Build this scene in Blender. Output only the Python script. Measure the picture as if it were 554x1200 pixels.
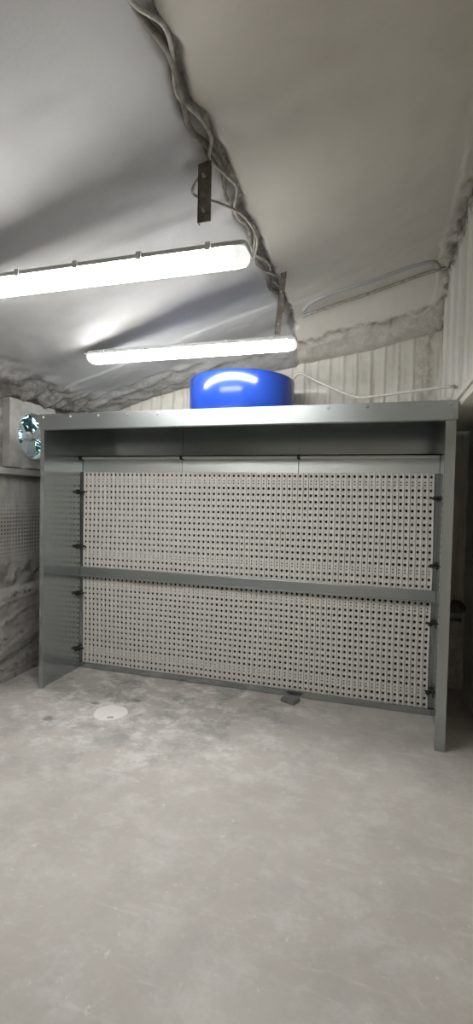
import bpy, bmesh, math, random
from mathutils import Vector, Matrix, noise
for o in list(bpy.data.objects): bpy.data.objects.remove(o)
SC = bpy.context.scene; C = SC.collection
R = math.radians; PI = math.pi
random.seed(7)

# ------------------------------------------------------------------ camera, world, exposure
cam_d = bpy.data.cameras.new('camera'); cam = bpy.data.objects.new('camera', cam_d); C.objects.link(cam)
cam_d.sensor_fit = 'HORIZONTAL'; cam_d.sensor_width = 36.0; cam_d.lens = 36.0*555/554; cam_d.clip_start = .02
cam_d.shift_y = 1/554
FW = Vector((-.28209559, .95884558, -.03220611)); RT = Vector((.95895634, .28281516, .02045314)); UP = Vector((-.02871978, .02511451, .99927195))
cam.matrix_world = Matrix(((RT.x, UP.x, -FW.x, 2.56287), (RT.y, UP.y, -FW.y, -3.20659), (RT.z, UP.z, -FW.z, 1.58169), (0, 0, 0, 1)))
SC.camera = cam
W = bpy.data.worlds.new('world'); SC.world = W; W.use_nodes = True
W.node_tree.nodes['Background'].inputs[0].default_value = (.62, .86, 1, 1)
W.node_tree.nodes['Background'].inputs[1].default_value = 2.0
SC.view_settings.view_transform = 'Standard'; SC.view_settings.look = 'None'; SC.view_settings.gamma = 1
SC.view_settings.use_curve_mapping = False
SC.view_settings.exposure = 0.2
SC.cycles.use_denoising = True; SC.cycles.sample_clamp_indirect = 3.0
SC.cycles.max_bounces = 12; SC.cycles.diffuse_bounces = 8
TUBE = 44.0            # emission of the light diffusers

# ------------------------------------------------------------------ materials
MATS = {}
class NT:
    def __init__(s, name):
        s.m = bpy.data.materials.new(name); s.m.use_nodes = True; s.t = s.m.node_tree
        s.b = s.t.nodes['Principled BSDF']; s.tc = s.t.nodes.new('ShaderNodeTexCoord')
    def n(s, typ, **kw):
        nd = s.t.nodes.new(typ)
        for k, v in kw.items(): setattr(nd, k, v)
        return nd
    def l(s, a, b): s.t.links.new(a, b)
    def mapped(s, scale=(1, 1, 1), loc=(0, 0, 0), rot=(0, 0, 0)):
        mp = s.n('ShaderNodeMapping'); mp.inputs['Scale'].default_value = scale; mp.inputs['Location'].default_value = loc; mp.inputs['Rotation'].default_value = rot
        s.l(s.tc.outputs['Object'], mp.inputs['Vector']); return mp.outputs[0]
    def noise(s, sc, det=5, rough=.6, scale=(1, 1, 1), loc=(0, 0, 0), rot=(0, 0, 0), dist=0):
        nd = s.n('ShaderNodeTexNoise'); nd.inputs['Scale'].default_value = sc; nd.inputs['Detail'].default_value = det
        nd.inputs['Roughness'].default_value = rough; nd.inputs['Distortion'].default_value = dist
        s.l(s.mapped(scale, loc, rot), nd.inputs['Vector']); return nd.outputs['Fac']
    def ramp(s, f, a, b, ca=(0, 0, 0, 1), cb=(1, 1, 1, 1)):
        r = s.n('ShaderNodeValToRGB'); r.color_ramp.elements[0].position = a; r.color_ramp.elements[1].position = b
        r.color_ramp.elements[0].color = ca; r.color_ramp.elements[1].color = cb
        s.l(f, r.inputs[0]); return r.outputs[0]
    def mix(s, f, a, b, mode='MIX'):
        m = s.n('ShaderNodeMix', data_type='RGBA', blend_type=mode)
        for sock, v in ((m.inputs[0], f), (m.inputs[6], a), (m.inputs[7], b)):
            if isinstance(v, (int, float)): sock.default_value = v
            elif isinstance(v, tuple): sock.default_value = (*v, 1) if len(v) == 3 else v
            else: s.l(v, sock)
        return m.outputs[2]
    def math(s, op, a, b=None):
        m = s.n('ShaderNodeMath', operation=op)
        for i, v in enumerate((a, b)):
            if v is None: continue
            if isinstance(v, (int, float)): m.inputs[i].default_value = v
            else: s.l(v, m.inputs[i])
        return m.outputs[0]
    def xyz(s):
        x = s.n('ShaderNodeSeparateXYZ'); s.l(s.tc.outputs['Object'], x.inputs[0]); return x.outputs
    def bump(s, h, strength, dist=.01):
        b = s.n('ShaderNodeBump'); b.inputs['Strength'].default_value = strength; b.inputs['Distance'].default_value = dist
        s.l(h, b.inputs['Height']); s.l(b.outputs[0], s.b.inputs['Normal'])
    def done(s, col, rough, metal=0., **kw):
        for k, v in (('Base Color', col), ('Roughness', rough), ('Metallic', metal), *kw.items()):
            k = k.replace('_', ' ')
            if isinstance(v, tuple): s.b.inputs[k].default_value = (*v, 1) if len(v) == 3 else v
            elif isinstance(v, (int, float)): s.b.inputs[k].default_value = v
            else: s.l(v, s.b.inputs[k])
        return s.m
def mixed(name, c1, c2, rough, metal=0., sc=30, bump=0., bd=.005, scale=(1, 1, 1), lo=.35, hi=.65, **kw):
    t = NT(name); f = t.noise(sc, scale=scale)
    col = t.mix(t.ramp(f, lo, hi), c1, c2)
    if bump: t.bump(f, bump, bd)
    return t.done(col, rough, metal, **kw)

def m_floor():
    t = NT('concrete')
    base = t.mix(t.ramp(t.noise(1.6, 8, .65), .3, .7), (.44, .415, .385), (.55, .525, .49))
    # dry powdery overspray lying in scuffed patches in front of the booth
    dust = t.ramp(t.noise(4.5, 12, .74, scale=(1, 1.25, 1), dist=.1), .48, .62)
    X, Y, Z = t.xyz()
    d1 = t.math('SQRT', t.math('ADD', t.math('POWER', t.math('SUBTRACT', X, .9), 2), t.math('POWER', t.math('MULTIPLY', t.math('SUBTRACT', Y, .25), 1.25), 2)))
    d1 = t.math('MULTIPLY', d1, .25); near = t.ramp(d1, .10, .42, (.9, .9, .9, 1), (.22, .22, .22, 1))
    col = t.mix(t.math('MULTIPLY', dust, near), base, (.82, .815, .80))
    dirt = t.ramp(t.noise(3.2, 8, .7, loc=(3, 1, 0), dist=.1), .5, .62)
    col = t.mix(t.math('MULTIPLY', dirt, t.ramp(d1, .10, .45, (.8, .8, .8, 1), (.16, .16, .16, 1))), col, (.25, .255, .25))
    speck = t.ramp(t.noise(19, 6, .65), .62, .72)
    col = t.mix(t.math('MULTIPLY', speck, .55), col, (.8, .8, .78))
    scuff = t.ramp(t.noise(9, 5, .6, scale=(.35, 2.2, 1), rot=(0, 0, .6)), .6, .75)
    col = t.mix(t.math('MULTIPLY', scuff, .35), col, (.75, .74, .72))
    for (cx, cy, rx, ry) in ((.565, -.097, .045, .03), (.834, .045, .05, .03), (.39, -.42, .05, .05)):
        d = t.math('SQRT', t.math('ADD', t.math('POWER', t.math('DIVIDE', t.math('SUBTRACT', X, cx), rx), 2), t.math('POWER', t.math('DIVIDE', t.math('SUBTRACT', Y, cy), ry), 2)))
        d = t.math('ADD', d, t.math('MULTIPLY', t.math('SUBTRACT', t.noise(30), .5), 1.2))
        col = t.mix(t.ramp(d, .5, 1.05, (.75, .75, .75, 1), (0, 0, 0, 1)), col, (.16, .16, .155))
    t.bump(t.noise(18, 8, .7), .25, .004)
    return t.done(col, t.ramp(t.noise(4), .3, .7, (.5, .5, .5, 1), (.75, .75, .75, 1)))
MATS['floor'] = m_floor()

def m_foam(name, c1, c2, dirtc, ax=None):
    """painted spray foam; grime gathers in the rough joints, given by vertex-layer 'grime' """
    t = NT(name)
    a = t.n('ShaderNodeAttribute'); a.attribute_name = 'grime'
    big = t.ramp(t.noise(1.3, 5), .3, .7)
    col = t.mix(big, c1, c2)
    # greyer left of the joint, beige right; left colour darkened to offset tube light
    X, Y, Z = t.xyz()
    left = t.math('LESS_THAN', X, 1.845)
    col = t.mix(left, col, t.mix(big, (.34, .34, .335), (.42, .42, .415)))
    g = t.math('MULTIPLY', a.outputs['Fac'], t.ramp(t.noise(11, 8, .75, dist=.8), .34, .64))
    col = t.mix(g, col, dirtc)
    fine = t.noise(34, 6, .7)
    t.bump(fine, .22, .006)
    return t.done(col, .62)
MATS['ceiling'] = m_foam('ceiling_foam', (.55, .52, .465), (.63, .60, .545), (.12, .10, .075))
def m_corr(name, c1, c2, streak, amt):
    t = NT(name)
    a = t.n('ShaderNodeAttribute'); a.attribute_name = 'grime'
    col = t.mix(t.ramp(t.noise(2, 5), .3, .7), c1, c2)
    st = t.ramp(t.noise(14, 6, .65, scale=(1, 1, .07)), .52, .7)
    col = t.mix(t.math('MULTIPLY', st, amt), col, streak)
    g = t.math('MULTIPLY', a.outputs['Fac'], t.ramp(t.noise(16, 8, .75), .4, .62))
    col = t.mix(g, col, (.12, .10, .075))
    t.bump(t.noise(30, 6, .7), .2, .005)
    return t.done(col, .6)
MATS['back_wall'] = m_corr('back_wall_paint', (.58, .56, .50), (.66, .64, .58), (.25, .21, .14), .6)
MATS['right_wall'] = m_corr('right_wall_paint', (.62, .60, .545), (.70, .68, .62), (.36, .32, .25), .3)
def m_left():
    t = NT('left_wall_lath')
    X, Y, Z = t.xyz()
    base = t.mix(t.ramp(t.noise(3, 7, .7), .3, .7), (.33, .32, .30), (.46, .45, .43))
    st = t.ramp(t.noise(16, 5, .6, scale=(1, 1, .06)), .5, .66)
    upper = t.ramp(Z, .70, .80)
    col = t.mix(t.math('MULTIPLY', t.math('MULTIPLY', st, upper), .5), base, (.56, .55, .53))
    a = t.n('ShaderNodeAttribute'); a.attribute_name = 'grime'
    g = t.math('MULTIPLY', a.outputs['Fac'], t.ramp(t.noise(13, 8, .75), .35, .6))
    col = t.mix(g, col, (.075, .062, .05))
    # slots of the lath sheet
    px = t.math('ABSOLUTE', t.math('SUBTRACT', t.math('FRACT', t.math('MULTIPLY', Y, 1/.034)), .5))
    pz = t.math('ABSOLUTE', t.math('SUBTRACT', t.math('FRACT', t.math('MULTIPLY', Z, 1/.033)), .5))
    s = t.math('MULTIPLY', t.math('LESS_THAN', px, .3), t.math('LESS_THAN', pz, .22))
    band = t.math('MULTIPLY', t.ramp(t.math('MULTIPLY', Z, .25), .245, .28), t.ramp(t.math('MULTIPLY', Z, .25), .335, .39, (1, 1, 1, 1), (0, 0, 0, 1)))
    band = t.math('MULTIPLY', band, t.ramp(t.noise(5, 3), .3, .55, (.35, .35, .35, 1)))
    col = t.mix(t.math('MULTIPLY', t.math('MULTIPLY', s, band), .8), col, (.06, .06, .058))
    t.bump(t.math('SUBTRACT', t.noise(26, 7, .7), t.math('MULTIPLY', s, band)), .5, .008)
    return t.done(col, .7)
MATS['left_wall'] = m_left()
def m_galv(name, c1, c2, rough, sc=(1, 1, 1)):
    t = NT(name)
    f = t.noise(1.5, 3, .5, scale=sc)
    col = t.mix(t.ramp(f, .3, .7), c1, c2)
    r = t.ramp(t.noise(5, 5, .6, loc=(4, 2, 1)), .3, .7, (rough-.015,)*3+(1,), (rough+.02,)*3+(1,))
    t.bump(t.noise(3.0, 1, .3, scale=sc), .03, .02)
    return t.done(col, r, .9)
MATS['galv'] = m_galv('galvanised_steel', (.385, .415, .415), (.455, .485, .485), .20)
MATS['galv_side'] = m_galv('galvanised_side_steel', (.40, .43, .43), (.47, .50, .50), .17)
MATS['galv_band'] = m_galv('galvanised_hood_steel', (.42, .455, .455), (.49, .52, .52), .40)
MATS['galv_bay'] = m_galv('galvanised_bay_steel', (.60, .625, .61), (.68, .70, .685), .48)
MATS['filter'] = mixed('filter_card', (.66, .645, .61), (.76, .745, .71), .85, sc=40, bump=.15, bd=.003)
MATS['backing'] = mixed('hole_shade', (.03, .03, .03), (.06, .058, .055), .9, sc=60, bump=.3)  # near-black colour stands in for the shade inside the filter holes
MATS['screw'] = mixed('zinc_screw', (.62, .64, .63), (.75, .76, .75), .3, 1., sc=80)
MATS['black'] = mixed('black_plastic', (.012, .012, .013), (.03, .03, .03), .45, sc=60)
MATS['blue'] = mixed('blue_gloss_paint', (.007, .032, .21), (.009, .038, .25), .20, sc=4)
MATS['white_plastic'] = mixed('white_plastic', (.72, .72, .71), (.80, .80, .79), .35, sc=20)
MATS['white_paint'] = mixed('white_floor_paint', (.87, .84, .80), (.90, .88, .85), .6, sc=22, bump=.1)
MATS['housing'] = mixed('grey_housing_plastic', (.68, .69, .69), (.75, .76, .76), .4, sc=20)
MATS['rusty'] = mixed('weathered_bracket_steel', (.13, .12, .10), (.24, .22, .19), .6, .5, sc=24)
MATS['cable_white'] = mixed('white_cable_sheath', (.46, .45, .41), (.56, .55, .51), .5, sc=40)
MATS['cable_grey'] = mixed('dusty_cable_sheath', (.22, .205, .18), (.42, .40, .36), .7, sc=30)
MATS['cable_dark'] = mixed('dark_cable_sheath', (.08, .07, .055), (.20, .18, .15), .7, sc=24)
MATS['fan_body'] = mixed('dusty_fan_housing', (.34, .335, .31), (.48, .475, .45), .6, sc=9, bump=.1)
MATS['fan_blade'] = mixed('dusty_fan_blade', (.36, .37, .35), (.50, .51, .49), .5, sc=14)
MATS['timber'] = mixed('dusty_ledge_board', (.27, .26, .24), (.42, .41, .385), .7, sc=12, bump=.2, scale=(1, .2, 1))
MATS['foam_lump'] = mixed('foam_lump', (.45, .43, .39), (.60, .58, .54), .8, sc=26, bump=.4)
MATS['dark_lump'] = mixed('dark_rubble', (.08, .075, .065), (.18, .17, .15), .8, sc=26, bump=.5)
MATS['block'] = mixed('grey_block', (.15, .155, .155), (.22, .225, .225), .6, sc=30, bump=.1)
MATS['bark'] = mixed('bark', (.06, .045, .03), (.12, .09, .065), .9, sc=12, scale=(1, 1, .2))
MATS['leaf'] = mixed('foliage', (.012, .04, .035), (.05, .11, .08), .6, sc=3)
MATS['grass'] = mixed('ground', (.10, .13, .07), (.2, .2, .13), .9, sc=2)
def m_emit():
    t = NT('lit_diffuser')
    return t.done((.9, .9, .9), .4, 0., Emission_Color=(1., .985, .96), Emission_Strength=TUBE)
MATS['lit'] = m_emit()
def m_end():
    t = NT('glowing_end_cap')
    return t.done((.75, .75, .75), .3, 0., Emission_Color=(1., .985, .96), Emission_Strength=.7)
MATS['lit_end'] = m_end()

# ------------------------------------------------------------------ mesh helpers
def box(bm, x0, x1, y0, y1, z0, z1, mtx=None, bev=0):
    r = bmesh.ops.create_cube(bm, size=1)
    vs = r['verts']
    for v in vs: v.co = Vector(((x0+x1)/2 + v.co.x*(x1-x0), (y0+y1)/2 + v.co.y*(y1-y0), (z0+z1)/2 + v.co.z*(z1-z0)))
    if bev:
        es = list({e for v in vs for e in v.link_edges})
        rb = bmesh.ops.bevel(bm, geom=es, offset=bev, segments=2, affect='EDGES', profile=.5)
        vs = list({v for f in rb['faces'] for v in f.verts} | {v for v in vs if v.is_valid})
    if mtx: bmesh.ops.transform(bm, matrix=mtx, verts=vs)
    return vs
def cyl(bm, p0, p1, r0, r1=None, seg=16, cap=True):
    p0, p1 = Vector(p0), Vector(p1); r1 = r0 if r1 is None else r1
    d = (p1-p0).normalized(); u = d.orthogonal().normalized(); w = d.cross(u)
    A = [bm.verts.new(p0 + (u*math.cos(2*PI*i/seg) + w*math.sin(2*PI*i/seg))*r0) for i in range(seg)]
    B = [bm.verts.new(p1 + (u*math.cos(2*PI*i/seg) + w*math.sin(2*PI*i/seg))*r1) for i in range(seg)]
    for i in range(seg): bm.faces.new((A[i], A[(i+1) % seg], B[(i+1) % seg], B[i]))
    if cap: bm.faces.new(A[::-1]); bm.faces.new(B)
def lathe(bm, prof, c=(0, 0, 0), seg=48, axis='Z'):
    rings = []
    for r, z in prof:
        ring = []
        for i in range(seg):
            a = 2*PI*i/seg; p = Vector((r*math.cos(a), r*math.sin(a), z))
            if axis == 'X': p = Vector((p.z, p.x, p.y))
            ring.append(bm.verts.new(Vector(c)+p))
        rings.append(ring)
    for A, B in zip(rings, rings[1:]):
        for i in range(seg): bm.faces.new((A[i], A[(i+1) % seg], B[(i+1) % seg], B[i]))
    return rings
def spline(pts, n=10):
    P = [Vector(p) for p in pts]; P = [2*P[0]-P[1]] + P + [2*P[-1]-P[-2]]; out = []
    for i in range(1, len(P)-2):
        for k in range(n):
            t = k/n; a, b, c, d = P[i-1:i+3]
            out.append(.5*((2*b)+(c-a)*t+(2*a-5*b+4*c-d)*t*t+(3*b-a-3*c+d)*t**3))
    out.append(P[-2]); return out
def tube(bm, pts, r, seg=8):
    rings = []; u = None
    for i, p in enumerate(pts):
        d = (pts[min(i+1, len(pts)-1)] - pts[max(i-1, 0)]).normalized()
        u = d.orthogonal() if u is None else u - d*u.dot(d)
        u.normalize(); w = d.cross(u)
        rings.append([bm.verts.new(p + (u*math.cos(2*PI*k/seg)+w*math.sin(2*PI*k/seg))*r) for k in range(seg)])
    for A, B in zip(rings, rings[1:]):
        for k in range(seg): bm.faces.new((A[k], A[(k+1) % seg], B[(k+1) % seg], B[k]))
    bm.faces.new(rings[0][::-1]); bm.faces.new(rings[-1])
def link(name, bm, mat, parent=None, smooth=False, label=None, normals=True):
    if normals: bmesh.ops.recalc_face_normals(bm, faces=bm.faces)
    me = bpy.data.meshes.new(name); bm.to_mesh(me); bm.free()
    if smooth is True:
        for p in me.polygons: p.use_smooth = True
    elif smooth:
        for p in me.polygons: p.use_smooth = True
        me.set_sharp_from_angle(angle=R(smooth))
    me.materials.append(MATS[mat])
    o = bpy.data.objects.new(name, me); C.objects.link(o)
    if parent: o.parent = parent
    if label: o['label'] = label
    return o
def tag(o, label, cat, group=None, kind=None):
    if label: o['label'] = label
    if cat: o['category'] = cat
    if group: o['group'] = group
    if kind: o['kind'] = kind
    return o
def struct(o): o['kind'] = 'structure'; return o
def thing(name, label, cat, loc=(0, 0, 0), group=None):
    o = bpy.data.objects.new(name, None); C.objects.link(o); o.location = loc; o.empty_display_size = .1
    return tag(o, label, cat, group)
def fbm(p, sc, oct=4): return noise.fractal(Vector(p)*sc, 1.0, 2.1, oct)     # about -1..1
def smooth(t): t = max(0, min(1, t)); return t*t*(3-2*t)
def lin(a, b, step):
    n = max(1, round((b-a)/step)); return [a+(b-a)*i/n for i in range(n+1)]
def hfield(name, U, V, fn, mat, hole=None, sm=True):
    """grid surface: fn(u,v) -> (point, grime)"""
    vs, gs = [], []
    for v in V:
        for u in U:
            p, g = fn(u, v); vs.append(p); gs.append(g)
    n = len(U); fs = []
    for j in range(len(V)-1):
        for i in range(n-1):
            if hole and hole((U[i]+U[i+1])/2, (V[j]+V[j+1])/2): continue
            fs.append((j*n+i, j*n+i+1, (j+1)*n+i+1, (j+1)*n+i))
    me = bpy.data.meshes.new(name); me.from_pydata(vs, [], fs); me.update()
    at = me.attributes.new('grime', 'FLOAT', 'POINT'); at.data.foreach_set('value', gs)
    if sm: me.polygons.foreach_set('use_smooth', [True]*len(me.polygons))
    me.materials.append(MATS[mat])
    o = bpy.data.objects.new(name, me); C.objects.link(o); return struct(o)

# ------------------------------------------------------------------ the room
XL, XR, XR2, YB, YF = -.42, 3.06, 3.30, 1.20, -5.2
def roof(x): return 3.10 + .27*(x-1.85)
bm = bmesh.new(); box(bm, XL-.3, XR2+.3, YF-.2, YB+.3, -.15, 0); struct(link('floor', bm, 'floor'))

JX = 1.845                               # joint between the two roof sheets
def ceil_fn(x, y):
    z = roof(x)
    rough = fbm((x, y, 0), 7, 5)*.005 + fbm((x, y, 3), 1.2, 3)*.010
    dback = YB-y; dl = x-XL; dr = XR-x; g = 0
    # foam cove over the back wall, deepest on the right
    dep = .10 + .27*smooth((x-.3)/2.6)
    wid = .40
    if dback < wid:
        k = 1-dback/wid
        z -= dep*smooth(k)
        low = smooth((k-.5)/.12) if x > 1.0 else smooth(k*2.5)       # the lower half is knobbly, the upper half smooth
        rough += fbm((x*.8, y*1.5, 5), 10, 6)*(.016 if x > 1 else .03)*low*(1-.8*smooth((k-.8)/.2))
        kc = .52 + .10*fbm((x, 0, 9), 2.6, 4)                          # a torn, dirty seam between the two
        seam = smooth(1-abs(k-kc)/(.05+.07*abs(fbm((x, 0, 12), 4, 3))))
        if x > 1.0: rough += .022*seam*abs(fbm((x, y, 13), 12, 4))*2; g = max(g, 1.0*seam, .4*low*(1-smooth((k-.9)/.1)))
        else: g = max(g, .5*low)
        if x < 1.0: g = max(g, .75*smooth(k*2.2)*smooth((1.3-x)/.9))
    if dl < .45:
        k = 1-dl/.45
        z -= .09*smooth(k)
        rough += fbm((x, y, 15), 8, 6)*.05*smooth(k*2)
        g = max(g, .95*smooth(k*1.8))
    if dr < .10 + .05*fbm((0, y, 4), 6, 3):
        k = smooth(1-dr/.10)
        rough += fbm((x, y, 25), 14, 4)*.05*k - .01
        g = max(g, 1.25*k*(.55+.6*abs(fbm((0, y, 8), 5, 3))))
    # open, dirty joint with a slight step of level, fading out before the cove
    jx = JX + fbm((0, y, 31), 5, 4)*.035
    dj = abs(x-jx); jw = .036 + .016*fbm((0, y, 37), 7, 2)
    if dj < jw and y < .9:
        k = smooth(1-dj/jw)
        z += .045*k; g = max(g, 1.15*k)
    if x < jx: z -= .022*smooth((jx-x)/.04)
    # laps of the roof sheets to the left of the joint
    if x < jx:
        for yl, s in ((-.98, .05), (.36, -.05)):
            yy = y - yl - s*(x-1.1) - .02*math.sin(x*4)
            if 0 < yy < .35: z -= .012*smooth(yy/.03)*(1-smooth((yy-.05)/.30))
    return (x, y, z + rough), g
ys = lin(YF, -1.8, .08)[:-1] + lin(-1.8, .3, .025)[:-1] + lin(.3, YB+.05, .0125)
xs = lin(XL-.05, .2, .016)[:-1] + lin(.2, 1.72, .03)[:-1] + lin(1.72, 1.98, .0125)[:-1] + lin(1.98, 2.9, .022)[:-1] + lin(2.9, XR+.04, .01)
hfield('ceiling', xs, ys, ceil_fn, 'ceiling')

def back_fn(x, z):
    u = (x/.118) % 1
    rib = .016*smooth(min(u, 1-u)/.10)
    y = YB + rib - .016 + fbm((x, 0, z), 9, 4)*.006
    g = 0
    if x > 2.75 and z > 2.2:
        k = smooth((x-2.80)/.12)*(1-smooth((x-2.97)/.05)); y -= .02*k*abs(fbm((x, 0, z), 12, 4)); g = .5*k
    if z > 2.2: g = max(g, .5*(1-smooth(abs(u-.06)/.06)))
    if z < .75: y -= .08*smooth((.75-z)/.06) + fbm((x, 2, z), 6, 5)*.02; g = max(g, .4)
    return (x, y, z), g
hfield('wall_back', lin(XL-.05, XR2+.05, .014), lin(-.02, 2.1, .05)[:-1] + lin(2.1, 3.5, .025), back_fn, 'back_wall')

FY, FZ, FR = .305, 2.085, .19             # fan in the left wall
def left_fn(y, z):
    x = XL + fbm((0, y, z), 10, 5)*.007; g = 0
    if z < .78:
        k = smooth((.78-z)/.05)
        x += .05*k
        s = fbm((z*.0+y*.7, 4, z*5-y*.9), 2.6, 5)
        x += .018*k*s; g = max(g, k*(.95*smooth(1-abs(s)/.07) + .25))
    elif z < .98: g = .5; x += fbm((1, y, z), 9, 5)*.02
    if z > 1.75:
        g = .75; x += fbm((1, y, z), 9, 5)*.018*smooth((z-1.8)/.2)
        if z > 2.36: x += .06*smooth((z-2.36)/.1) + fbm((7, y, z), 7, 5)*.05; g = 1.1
    return (x, y, z), g
yl = lin(YF, -.5, .12)[:-1] + lin(-.5, YB+.05, .0125)
hfield('wall_left', yl, lin(-.02, 2.56, .0135), left_fn, 'left_wall',
       hole=lambda y, z: .115 < y < .495 and 1.90 < z < 2.27)
def right_fn(y, z):
    u = (y/.34) % 1
    x = XR + .022*smooth(min(u, 1-u)/.07) - .012 + fbm((3, y, z), 8, 3)*.003
    g = 0
    if z > 3.28: g = 1.2*smooth((z-3.30)/.06); x -= .03*smooth((z-3.3)/.08)*abs(fbm((3, y, z), 9, 4))
    d = YB-y
    if d < .08: g = max(g, .9*(1-d/.08))
    return (x, y, z), g
hfield('wall_right', lin(YF, -1.2, .1)[:-1] + lin(-1.2, YB+.04, .012), lin(2.24, 3.55, .03), right_fn, 'right_wall')
def rlow_fn(y, z): return (XR2 + fbm((5, y, z), 5, 4)*.008, y, z), .1
hfield('wall_right_lower', lin(YF, -.6, .15)[:-1] + lin(-.6, YB+.04, .04), lin(-.02, 2.2, .05), rlow_fn, 'right_wall')
bm = bmesh.new(); box(bm, XL-.1, XR2+.1, YF-.1, YF, -.02, 3.6); struct(link('wall_front', bm, 'right_wall'))
# projecting head rail along the right wall over the recess
bm = bmesh.new(); box(bm, XR-.018, XR2+.03, YF, YB-.02, 2.178, 2.25, bev=.006)
box(bm, XR-.034, XR+.01, YF, YB-.02, 2.222, 2.262, bev=.005)
struct(link('trim_1', bm, 'right_wall'))
# ledge board along the left wall
bm = bmesh.new(); box(bm, XL-.02, XL+.085, YF, YB-.02, 1.735, 1.79, bev=.008); struct(link('trim_2', bm, 'timber'))
# upright post by the fan
bm = bmesh.new(); box(bm, XL-.02, XL+.045, -.13, -.05, 1.79, 2.40, bev=.006); struct(link('trim_3', bm, 'timber'))

# ------------------------------------------------------------------ the spray booth
BW, BH, BY = 3.0, 2.21, .54
booth = thing('spray_booth', 'wide galvanised steel spray booth with two perforated filter walls on concrete floor', 'spray booth', (1.5, .5, 0))
def part(name, bm, mat, parent=booth, smooth=False, label=None):
    o = link(name, bm, mat, parent, smooth, label)
    o.matrix_parent_inverse = Matrix.Translation((-1.5, -.5, 0)) if parent is booth else Matrix()
    return o
for s in (0, 1):
    bm = bmesh.new()
    if s == 0:
        box(bm, -.024, 0, .0, 1.12, 0, BH-.004); box(bm, -.024, .014, -.006, .03, 0, BH-.12, bev=.002)
    else:
        box(bm, 3.0, 3.024, .0, 1.12, 0, BH-.004); box(bm, 2.962, 3.024, -.006, .03, 0, BH-.12, bev=.002)
    part('side_panel', bm, 'galv_side')
bm = bmesh.new()
box(bm, -.03, 3.03, -.022, -.006, 2.09, BH, bev=.002); box(bm, -.03, 3.03, -.006, .03, 2.09, 2.098); box(bm, -.03, 3.03, -.02, .05, BH-.006, BH)
hood = part('hood', bm, 'galv_band')
for k in range(13):
    bm = bmesh.new(); x = .015 + k*.2475
    cyl(bm, (x, -.022, BH-.024), (x, -.027, BH-.024), .011, .009, 12); cyl(bm, (x, -.027, BH-.024), (x, -.032, BH-.024), .007, .005, 6)
    part('screw', bm, 'screw', hood)
bm = bmesh.new()
for x in (2.99,):
    cyl(bm, (x, -.022, 2.108), (x, -.030, 2.108), .009, .007, 12)
part('screw', bm, 'screw', hood)
bm = bmesh.new(); box(bm, 0, 3, .03, 1.12, BH-.012, BH-.004); part('roof_panel', bm, 'galv')
bm = bmesh.new(); box(bm, 0, 3, 1.10, 1.12, 0, BH-.012); part('rear_panel', bm, 'galv')
# upper back sheets and the three bay covers below the hanging rail
bays = ((0.0, .972), (.972, 1.966), (1.966, 3.0))
for x0, x1 in bays:
    bm = bmesh.new(); box(bm, x0, x1, BY+.004, BY+.012, 1.932, BH-.013); box(bm, x1-.012, x1, BY-.004, BY+.006, 1.932, BH-.013)
    part('upper_sheet', bm, 'galv')
    bm = bmesh.new(); box(bm, x0+.002, x1-.001, BY-.006, BY+.006, 1.785, 1.905, bev=.003)
    box(bm, x0+.004, x1-.002, BY-.014, BY-.004, 1.785, 1.797)
    part('bay_cover', bm, 'galv_bay')
    bm = bmesh.new()
    cyl(bm, (x0+.012, BY-.034, 1.909), (x1-.004, BY-.034, 1.909), .0115, seg=16)
    part('hanging_rail', bm, 'housing', smooth=40)
    bm = bmesh.new(); box(bm, x0-.005 if x0 else x0, x0+.016, BY-.055, BY+.002, 1.890, 1.928, bev=.003); part('rail_bracket', bm, 'black')
bm = bmesh.new(); box(bm, 0, 3, BY-.030, BY-.012, .842, .928, bev=.004); box(bm, 0, 3, BY-.05, BY-.012, .842, .85); part('middle_rail', bm, 'galv_band')
bm = bmesh.new(); box(bm, 0, 3, BY-.030, BY-.012, 0.002, .05, bev=.003); box(bm, 0, 3, BY-.012, BY+.03, .002, .008); part('bottom_rail', bm, 'galv')

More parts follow.
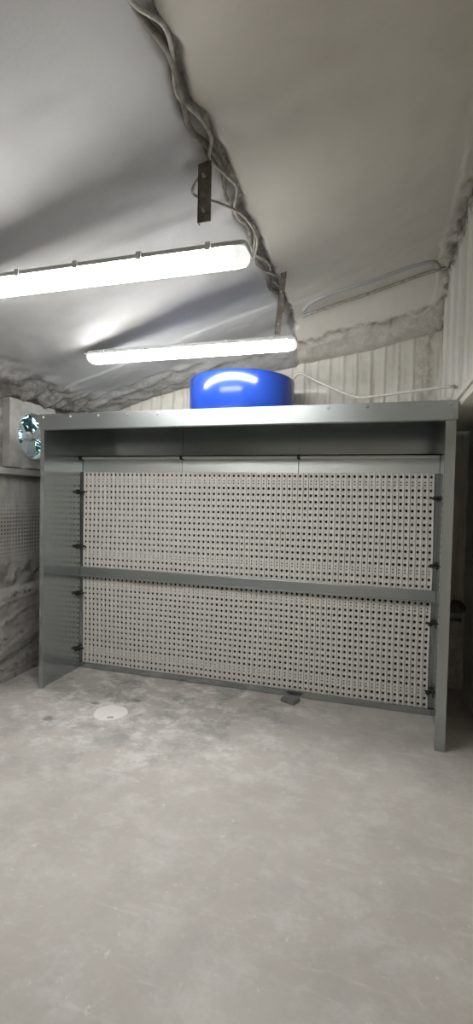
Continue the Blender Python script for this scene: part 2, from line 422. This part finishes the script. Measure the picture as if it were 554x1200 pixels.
def filter_bm(z0, z1, rows, cols=70, x0=.018, x1=2.970):
    """folded card with a column of punched holes in every valley"""
    bm = bmesh.new(); p = (x1-x0)/cols; h = (z1-z0)/rows
    edges = [x0+p*i + (random.uniform(-.0016, .0016) if 0 < i < cols else 0) for i in range(cols+1)]
    yv, yr = BY-.006, BY-.013
    def V(x, y, z):
        return bm.verts.new((x + .0025*math.sin(z*5+x*3), y + .004*math.sin(x*7+z*3), z))
    for i in range(cols):
        a, b = edges[i], edges[i+1]; cx = (a+b)/2; vw = p*.34
        L, Rr = cx-vw, cx+vw
        prev = None
        rowv = []
        for j in range(rows+1):
            z = z0+h*j
            rowv.append([V(a, yr, z), V(a+p*.06, yr, z), V(L, yv, z), V(cx, yv, z), V(Rr, yv, z), V(b-p*.06, yr, z), V(b, yr, z)])
        for j in range(rows):
            A, B = rowv[j], rowv[j+1]
            for k in (0, 1, 4, 5): bm.faces.new((A[k], A[k+1], B[k+1], B[k]))
            zc = z0+h*(j+.5)
            ml, mr = V(L, yv, zc), V(Rr, yv, zc)
            dbl = j in (2, rows-2)
            rr = .0060 if dbl else random.uniform(.0106, .0117)
            spots = [(zc-.011), (zc+.011)] if dbl else [zc]
            def oct_(zz, r):
                ring = []; inn = []
                for q in range(8):
                    an = -PI/2 + q*PI/4
                    ring.append(V(cx+r*math.cos(an), yv, zz+r*1.08*math.sin(an)))
                    inn.append(V(cx+r*.92*math.cos(an), yv+.006, zz+r*math.sin(an)))
                for q in range(8): bm.faces.new((ring[q], ring[(q+1) % 8], inn[(q+1) % 8], inn[q]))
                return ring
            def frame(ring, c):   # c: 8 outer verts starting bottom-centre, counter-clockwise
                for q in range(8): bm.faces.new((c[q], c[(q+1) % 8], ring[(q+1) % 8], ring[q]))
            if not dbl:
                frame(oct_(zc, rr), [A[3], A[4], mr, B[4], B[3], B[2], ml, A[2]])
            else:
                mc = V(cx, yv, zc)
                for zz, (b0, b1, b2, t0, t1, t2) in ((zc-.011, (A[2], A[3], A[4], ml, mc, mr)), (zc+.011, (ml, mc, mr, B[2], B[3], B[4]))):
                    sl, sr = V(L, yv, zz), V(Rr, yv, zz)
                    frame(oct_(zz, rr), [b1, b2, sr, t2, t1, t0, sl, b0])
    bmesh.ops.remove_doubles(bm, verts=bm.verts, dist=.0003)
    return bm
bm = bmesh.new(); box(bm, .002, 2.998, BY+.035, BY+.055, .012, 1.92); part('shade_backing', bm, 'backing', label='added shade-coloured pad behind the perforated filters')  # added sheet, coloured dark to give the filter holes their shade
part('filter_panel', filter_bm(.926, 1.786, 17), 'filter', label='pale card filter above the middle rail')
part('filter_panel', filter_bm(.045, .846, 17), 'filter', label='pale card filter below the middle rail')
# steel edge strips beside the filters
for x0, x1 in ((.001, .016), (2.973, 2.999)):
    bm = bmesh.new(); box(bm, x0, x1, BY-.006, BY+.006, .052, 1.783); part('edge_strip', bm, 'galv')
# toggle clamps
for sx in (0, 1):
    for z in (1.605, 1.115, .69, .185):
        bm = bmesh.new(); x = .0 if sx == 0 else 3.0; d = 1 if sx == 0 else -1
        a, b = sorted((x, x+d*.006)); box(bm, a, b, BY-.10, BY-.03, z-.022, z+.022, bev=.001)
        a, b = sorted((x+d*.004, x+d*.052)); box(bm, a, b, BY-.055, BY-.037, z-.009, z+.009, bev=.003)
        c = part('clamp', bm, 'black')
        bm = bmesh.new(); xk = x+d*.036
        lathe(bm, [(.001, -.022), (.013, -.020), (.016, -.012), (.012, -.003), (.006, 0), (.006, .014), (.001, .014)], (0, 0, 0), 12)
        bmesh.ops.transform(bm, matrix=Matrix.Translation((xk, BY-.068, z)) @ Matrix.Rotation(R(-90), 4, 'X'), verts=bm.verts)
        part('knob', bm, 'black', c, 40)

# ------------------------------------------------------------------ blue exhaust drum on the booth roof
dr = thing('exhaust_drum', 'glossy blue round exhaust drum standing on top of the steel booth', 'exhaust fan', (1.435, .72, BH))
def dpart(n, bm, m, parent=dr, sm=40): return link(n, bm, m, parent, sm)
bm = bmesh.new()
lathe(bm, [(.44, .004), (.445, .01), (.445, .338), (.441, .352), (.430, .360), (.395, .364), (.39, .358), (.385, .02)], seg=96)
dpart('casing', bm, 'blue')
bm = bmesh.new(); lathe(bm, [(.446, .001), (.47, .001), (.47, .010), (.446, .010)], seg=96); dpart('base_flange', bm, 'blue')
bm = bmesh.new(); lathe(bm, [(.05, .30), (.05, .20), (.001, .20)], seg=24); lathe(bm, [(.001, .30), (.05, .30)], seg=24); mo = dpart('motor_hub', bm, 'black')
for k in range(5):
    bm = bmesh.new(); vs = box(bm, .05, .375, -.06, .06, -.003, .003)
    bmesh.ops.transform(bm, matrix=Matrix.Rotation(2*PI*k/5, 4, 'Z') @ Matrix.Translation((0, 0, .25)) @ Matrix.Rotation(R(28), 4, 'X'), verts=vs)
    dpart('fan_blade', bm, 'black', mo)

# ------------------------------------------------------------------ tube lights
def batten(name, label, x0, x1, y, z):
    t = thing(name, label, 'light', ((x0+x1)/2, y, z), 'sealed tube lights under the ceiling'); L = x1-x0; h = L/2
    def prof(bm, pr, a, b, sa=1., sb=1.):
        # extrude closed (y,z) profile along x
        A = [bm.verts.new((a, q[0]*sa, q[1]*sa)) for q in pr]; B = [bm.verts.new((b, q[0]*sb, q[1]*sb)) for q in pr]
        n = len(pr)
        for i in range(n): bm.faces.new((A[i], A[(i+1) % n], B[(i+1) % n], B[i]))
        bm.faces.new(A[::-1]); bm.faces.new(B)
    top = [(-.052, .004), (-.044, .024), (-.03, .032), (.03, .032), (.044, .024), (.052, .004)]
    rim = [(-.061, -.004), (-.061, .006), (.061, .006), (.061, -.004)]
    dif = [(-.058, -.002), (.058, -.002), (.058, -.028), (.046, -.050), (.020, -.060), (-.020, -.060), (-.046, -.050), (-.058, -.028)]
    bm = bmesh.new(); prof(bm, top, -h+.02, h-.02); prof(bm, top, -h, -h+.02, .72, 1); prof(bm, top, h-.02, h, 1, .72); prof(bm, rim, -h, h); link('housing', bm, 'housing', t)
    bm = bmesh.new(); prof(bm, dif, -h+.05, h-.05); link('diffuser', bm, 'lit', t, 50)
    for s in (-1, 1):
        bm = bmesh.new()
        prof(bm, dif, s*(h-.05), s*(h-.022), 1.0, .97); prof(bm, dif, s*(h-.022), s*(h-.004), .97, .72); link('end_cap', bm, 'lit_end', t)
    for k in range(5):
        for s in (-1, 1):
            bm = bmesh.new(); x = -h+.16+k*(L-.32)/4
            box(bm, x-.012, x+.012, s*.062-.005, s*.062+.005, -.012, .022, bev=.002); link('clip', bm, 'housing', t)
    return t
batten('batten_light', 'nearer and larger lit tube light, running off the left edge of the photo', .42, 2.02, -1.26, 2.62)
batten('batten_light', 'farther lit tube light, hanging just in front of the blue drum', .405, 2.015, .01, 2.65)

# hangers from the ceiling
def hanger(label, x, y, z0, z1, w, lean=0):
    t = thing('hanging_bracket', label, 'bracket', (x, y, z1))
    bm = bmesh.new(); h = z1-z0
    box(bm, -w/2, w/2, -.003, .003, -h, .03); box(bm, -w/2, -w/2+.004, -.003, .022, -h, .03)
    if lean: bmesh.ops.transform(bm, matrix=Matrix.Rotation(lean, 4, 'Y'), verts=bm.verts)
    link('strap', bm, 'rusty', t)
    for k in (.35, .85):
        bm = bmesh.new(); zz = -h*k; xx = zz*math.tan(lean)
        cyl(bm, (xx, -.003, zz), (xx, -.014, zz), .010, .008, 6); cyl(bm, (xx, -.014, zz), (xx, -.026, zz), .004, .004, 8); link('bolt', bm, 'screw', t)
    return t
hanger('dark flat steel bracket hanging from the ceiling beside the nearer tube light', 1.795, -1.2, 2.80, roof(1.795)+.01, .062)
hanger('dark angle bracket hanging from the ceiling above the right end of the farther tube light', 1.921, .0, 2.70, roof(1.921)+.01, .038, R(5))

# ------------------------------------------------------------------ cables along the roof joint
def cable(name, label, pts, r, mat, cat='cable', group=None, n=10):
    bm = bmesh.new(); tube(bm, spline(pts, n), r, 8); o = link(name, bm, mat, None, True)
    # origin at its first point
    p = Vector(pts[0]); o.data.transform(Matrix.Translation(-p)); o.location = p
    return tag(o, label, cat, group)
def wander(y0, y1, n, off, amp, seed, dz):
    out = []
    for i in range(n):
        y = y0+(y1-y0)*i/(n-1); x = JX+off+amp*math.sin(i*1.9+seed)
        out.append((x, y, roof(x)-dz-.012*math.sin(i*1.3+seed*2)))
    return out
cable('cable', 'pale twisted cable running along the dirty ceiling joint', wander(-2.6, .30, 26, .0, .030, .3, .03), .008, 'cable_grey')
cable('cable', 'dark thicker cable lying in the ceiling joint behind the pale twisted one', wander(-2.6, .55, 22, -.02, .022, 2.1, .018), .014, 'cable_dark')
cable('cable', 'thin grey cable looping across from the near bracket to the ceiling joint', [(1.78, -1.19, roof(1.78)-.05), (1.70, -1.1, roof(1.7)-.06), (1.80, -1.0, roof(1.8)-.09), (1.86, -.8, roof(1.86)-.06), (1.87, -.55, roof(1.87)-.05), (1.80, -.3, roof(1.8)-.05), (1.90, -.06, roof(1.90)-.06)], .007, 'cable_grey')
cable('cable', 'white cable sagging from behind the blue drum to the right wall', [(1.80, 1.02, 2.60), (1.90, .90, 2.665), (2.10, .86, 2.555), (2.367, .80, 2.428), (2.52, .72, 2.405), (2.75, .56, 2.395), (3.045, .289, 2.362)], .011, 'cable_white')
# conduit and hose loop in the foam
cz = lambda x, y, d: (x, y, ceil_fn(x, y)[0][2]-d)
cable('conduit', 'straight grey conduit pipe across the right ceiling, ending at the right wall', [cz(1.93, .79, .012), cz(2.2, .79, .012), cz(2.5, .80, .012), cz(2.8, .80, .012), cz(3.05, .80, .012)], .012, 'cable_grey', 'pipe')
cable('hose', 'painted hose looping beside the straight conduit on the right ceiling', [cz(1.95, .70, .004), cz(2.03, .60, .004), cz(2.2, .58, .004), cz(2.5, .60, .004), cz(2.75, .61, .004), cz(2.88, .64, .004), cz(2.94, .70, .004), cz(2.97, .77, .004)], .016, 'ceiling', 'hose')

# ------------------------------------------------------------------ box fan in the left wall
fan = thing('wall_fan', 'dusty square wall fan with round opening, set above the left ledge', 'fan', (XL, FY, FZ))
bm = bmesh.new(); S = .285; n = 48; X0, X1 = .0, .075
def sq(a):   # point of a square in direction a
    c, s = math.cos(a), math.sin(a); k = S/max(abs(c), abs(s)); return c*k, s*k
fr, rr, bk = [], [], []
for i in range(n):
    a = 2*PI*i/n; y, z = sq(a)
    fr.append(bm.verts.new((X1, y, z))); bk.append(bm.verts.new((X0, y, z)))
    rr.append((bm.verts.new((X1, (FR+.02)*math.cos(a), (FR+.02)*math.sin(a))), bm.verts.new((X1-.02, FR*math.cos(a), FR*math.sin(a))), bm.verts.new((.02, FR*math.cos(a), FR*math.sin(a)))))
for i in range(n):
    j = (i+1) % n
    bm.faces.new((fr[i], fr[j], rr[j][0], rr[i][0])); bm.faces.new((bk[i], fr[i], fr[j], bk[j]))
    bm.faces.new((rr[i][0], rr[j][0], rr[j][1], rr[i][1])); bm.faces.new((rr[i][1], rr[j][1], rr[j][2], rr[i][2]))
link('housing', bm, 'fan_body', fan, 30)
bm = bmesh.new(); lathe(bm, [(FR+.026, X1), (FR+.022, X1+.012), (FR+.008, X1+.012), (FR, X1-.01)], axis='X', seg=48); link('rim', bm, 'fan_blade', fan, 40)
bm = bmesh.new(); lathe(bm, [(.001, .05), (.03, .045), (.04, .03), (.04, -.02), (.001, -.02)], axis='X', seg=24); hub = link('hub', bm, 'fan_body', fan, 40)
for k in range(3):
    bm = bmesh.new(); a0 = R(-97 + 120*k); vs = []
    G = []
    for i in range(6):
        r = .038+(FR-.05)*i/5; w = (.030+.036*i/5); row = []
        for j in range(5):
            tt = j/4-.5; row.append(bm.verts.new(((.03+tt*.07), r*math.cos(tt*w*2/r*1.1), r*math.sin(tt*w*2/r*1.1))))
        G.append(row)
    for i in range(5):
        for j in range(4): bm.faces.new((G[i][j], G[i+1][j], G[i+1][j+1], G[i][j+1]))
    bmesh.ops.solidify(bm, geom=bm.faces, thickness=.003)
    bmesh.ops.transform(bm, matrix=Matrix.Rotation(a0, 4, 'X'), verts=bm.verts)
    link('blade', bm, 'fan_blade', fan, True)
for k in range(3):
    bm = bmesh.new(); a = R(20+120*k); cyl(bm, (.022, .03*math.cos(a), .03*math.sin(a)), (.022, FR*math.cos(a), FR*math.sin(a)), .007, seg=8); link('spoke', bm, 'fan_body', fan)
# foam lumps on the ledge
def lump(name, label, cat, c, r, sq_, seed, mat):
    bm = bmesh.new(); bmesh.ops.create_icosphere(bm, subdivisions=3, radius=1)
    for v in bm.verts:
        k = 1+.28*fbm(tuple(v.co+Vector((seed,)*3)), 1.3, 4); v.co = Vector((v.co.x*r*k, v.co.y*r*sq_*k, max(-.62, v.co.z)*r*.8*k))
    zmin = min(v.co.z for v in bm.verts)
    for v in bm.verts: v.co.z -= zmin
    o = link(name, bm, mat, None, True); o.location = c; return tag(o, label, cat)
lump('foam_lump', 'pale foam lump on the ledge under the left corner of the wall fan', 'foam', (XL+.045, .20, 1.789), .034, 1.2, 1, 'foam_lump')
lump('rubble_lump', 'dark crumb of rubble on the ledge under the middle of the wall fan', 'rubble', (XL+.045, .335, 1.789), .03, 1.6, 4, 'dark_lump')

# ------------------------------------------------------------------ things on the floor
disc = thing('floor_disc', 'round white disc lying flat on the concrete in front of the booth', 'disc', (.754, -.20, 0))
bm = bmesh.new(); ring = lathe(bm, [(.001, .004), (.112, .004), (.119, .003), (.122, .0005)], seg=56)
for v in bm.verts:
    a = math.atan2(v.co.y, v.co.x); k = 1+.03*math.sin(3*a+.5)+.015*math.sin(7*a); v.co.x *= k; v.co.y *= k
link('plate', bm, 'white_paint', disc, True)
bm = bmesh.new(); box(bm, -.022, .022, -.014, .014, .004, .007, bev=.001, mtx=Matrix.Translation((.045, -.075, 0)) @ Matrix.Rotation(.3, 4, 'Z')); link('tab', bm, 'foam_lump', disc, label='small grey square on the disc')
bm = bmesh.new(); pr = [(-.065, .0), (.06, .0), (.055, .034), (-.058, .034)]
A = [bm.verts.new((x, -.045, z)) for x, z in pr]; B = [bm.verts.new((x, .055, z*.9)) for x, z in pr]
for i in range(4): bm.faces.new((A[i], A[(i+1) % 4], B[(i+1) % 4], B[i]))
bm.faces.new(A[::-1]); bm.faces.new(B)
bmesh.ops.bevel(bm, geom=list(bm.edges), offset=.004, segments=2, affect='EDGES')
o = link('block', bm, 'block'); o.location = (1.965, .415, 0); o.rotation_euler.z = R(-22)
tag(o, 'small grey wedge block on the floor against the bottom filter rail', 'block')
# rubble and a pipe in the dark recess right of the booth
lump('rubble_lump', 'dark lump of rubble on the wall base in the recess right of the booth', 'rubble', (3.22, 1.08, .66), .075, .7, 9, 'dark_lump')
cable('pipe', 'short dark pipe along the wall base in the recess right of the booth', [(3.05, 1.08, .60), (3.15, 1.08, .60), (3.27, 1.08, .60)], .014, 'cable_dark', 'pipe')

# ------------------------------------------------------------------ outside, seen through the fan
bm = bmesh.new(); box(bm, -16, XL-.4, -6, 18, -.3, -.05); struct(link('ground_outside', bm, 'grass'))
def conifer(label, x, y, h, r, seed):
    rnd = random.Random(seed); t = thing('conifer', label, 'tree', (x, y, -.05), 'trees outside the fan opening')
    bm = bmesh.new(); cyl(bm, (0, 0, 0), (0, 0, h*.95), r*.12, .02, 10); link('trunk', bm, 'bark', t)
    bm = bmesh.new()
    for k in range(800):
        q = rnd.random()**.8; z = h*(.12+.88*q); rad = r*(1-q)*rnd.uniform(.3, 1.05)+.04; a = rnd.random()*2*PI
        c = Vector((rad*math.cos(a), rad*math.sin(a), z)); s = .16*(1.1-q*.6)
        o = Vector((math.cos(a), math.sin(a), -.45))*s; w = Vector((-math.sin(a), math.cos(a), rnd.uniform(-.3, .3)))*s*.4
        vs = [bm.verts.new(c-o*.6), bm.verts.new(c+w), bm.verts.new(c+o), bm.verts.new(c-w)]; bm.faces.new(vs)
    link('foliage', bm, 'leaf', t, normals=False)
conifer('dark conifer seen through the middle of the wall fan', -3.9, 4.5, 4.2, .7, 1)
conifer('dark conifer seen at the left of the wall fan opening', -6.3, 6.3, 4.6, .75, 2)
conifer('dark conifer seen at the right of the wall fan opening', -4.6, 6.6, 4.8, .8, 3)
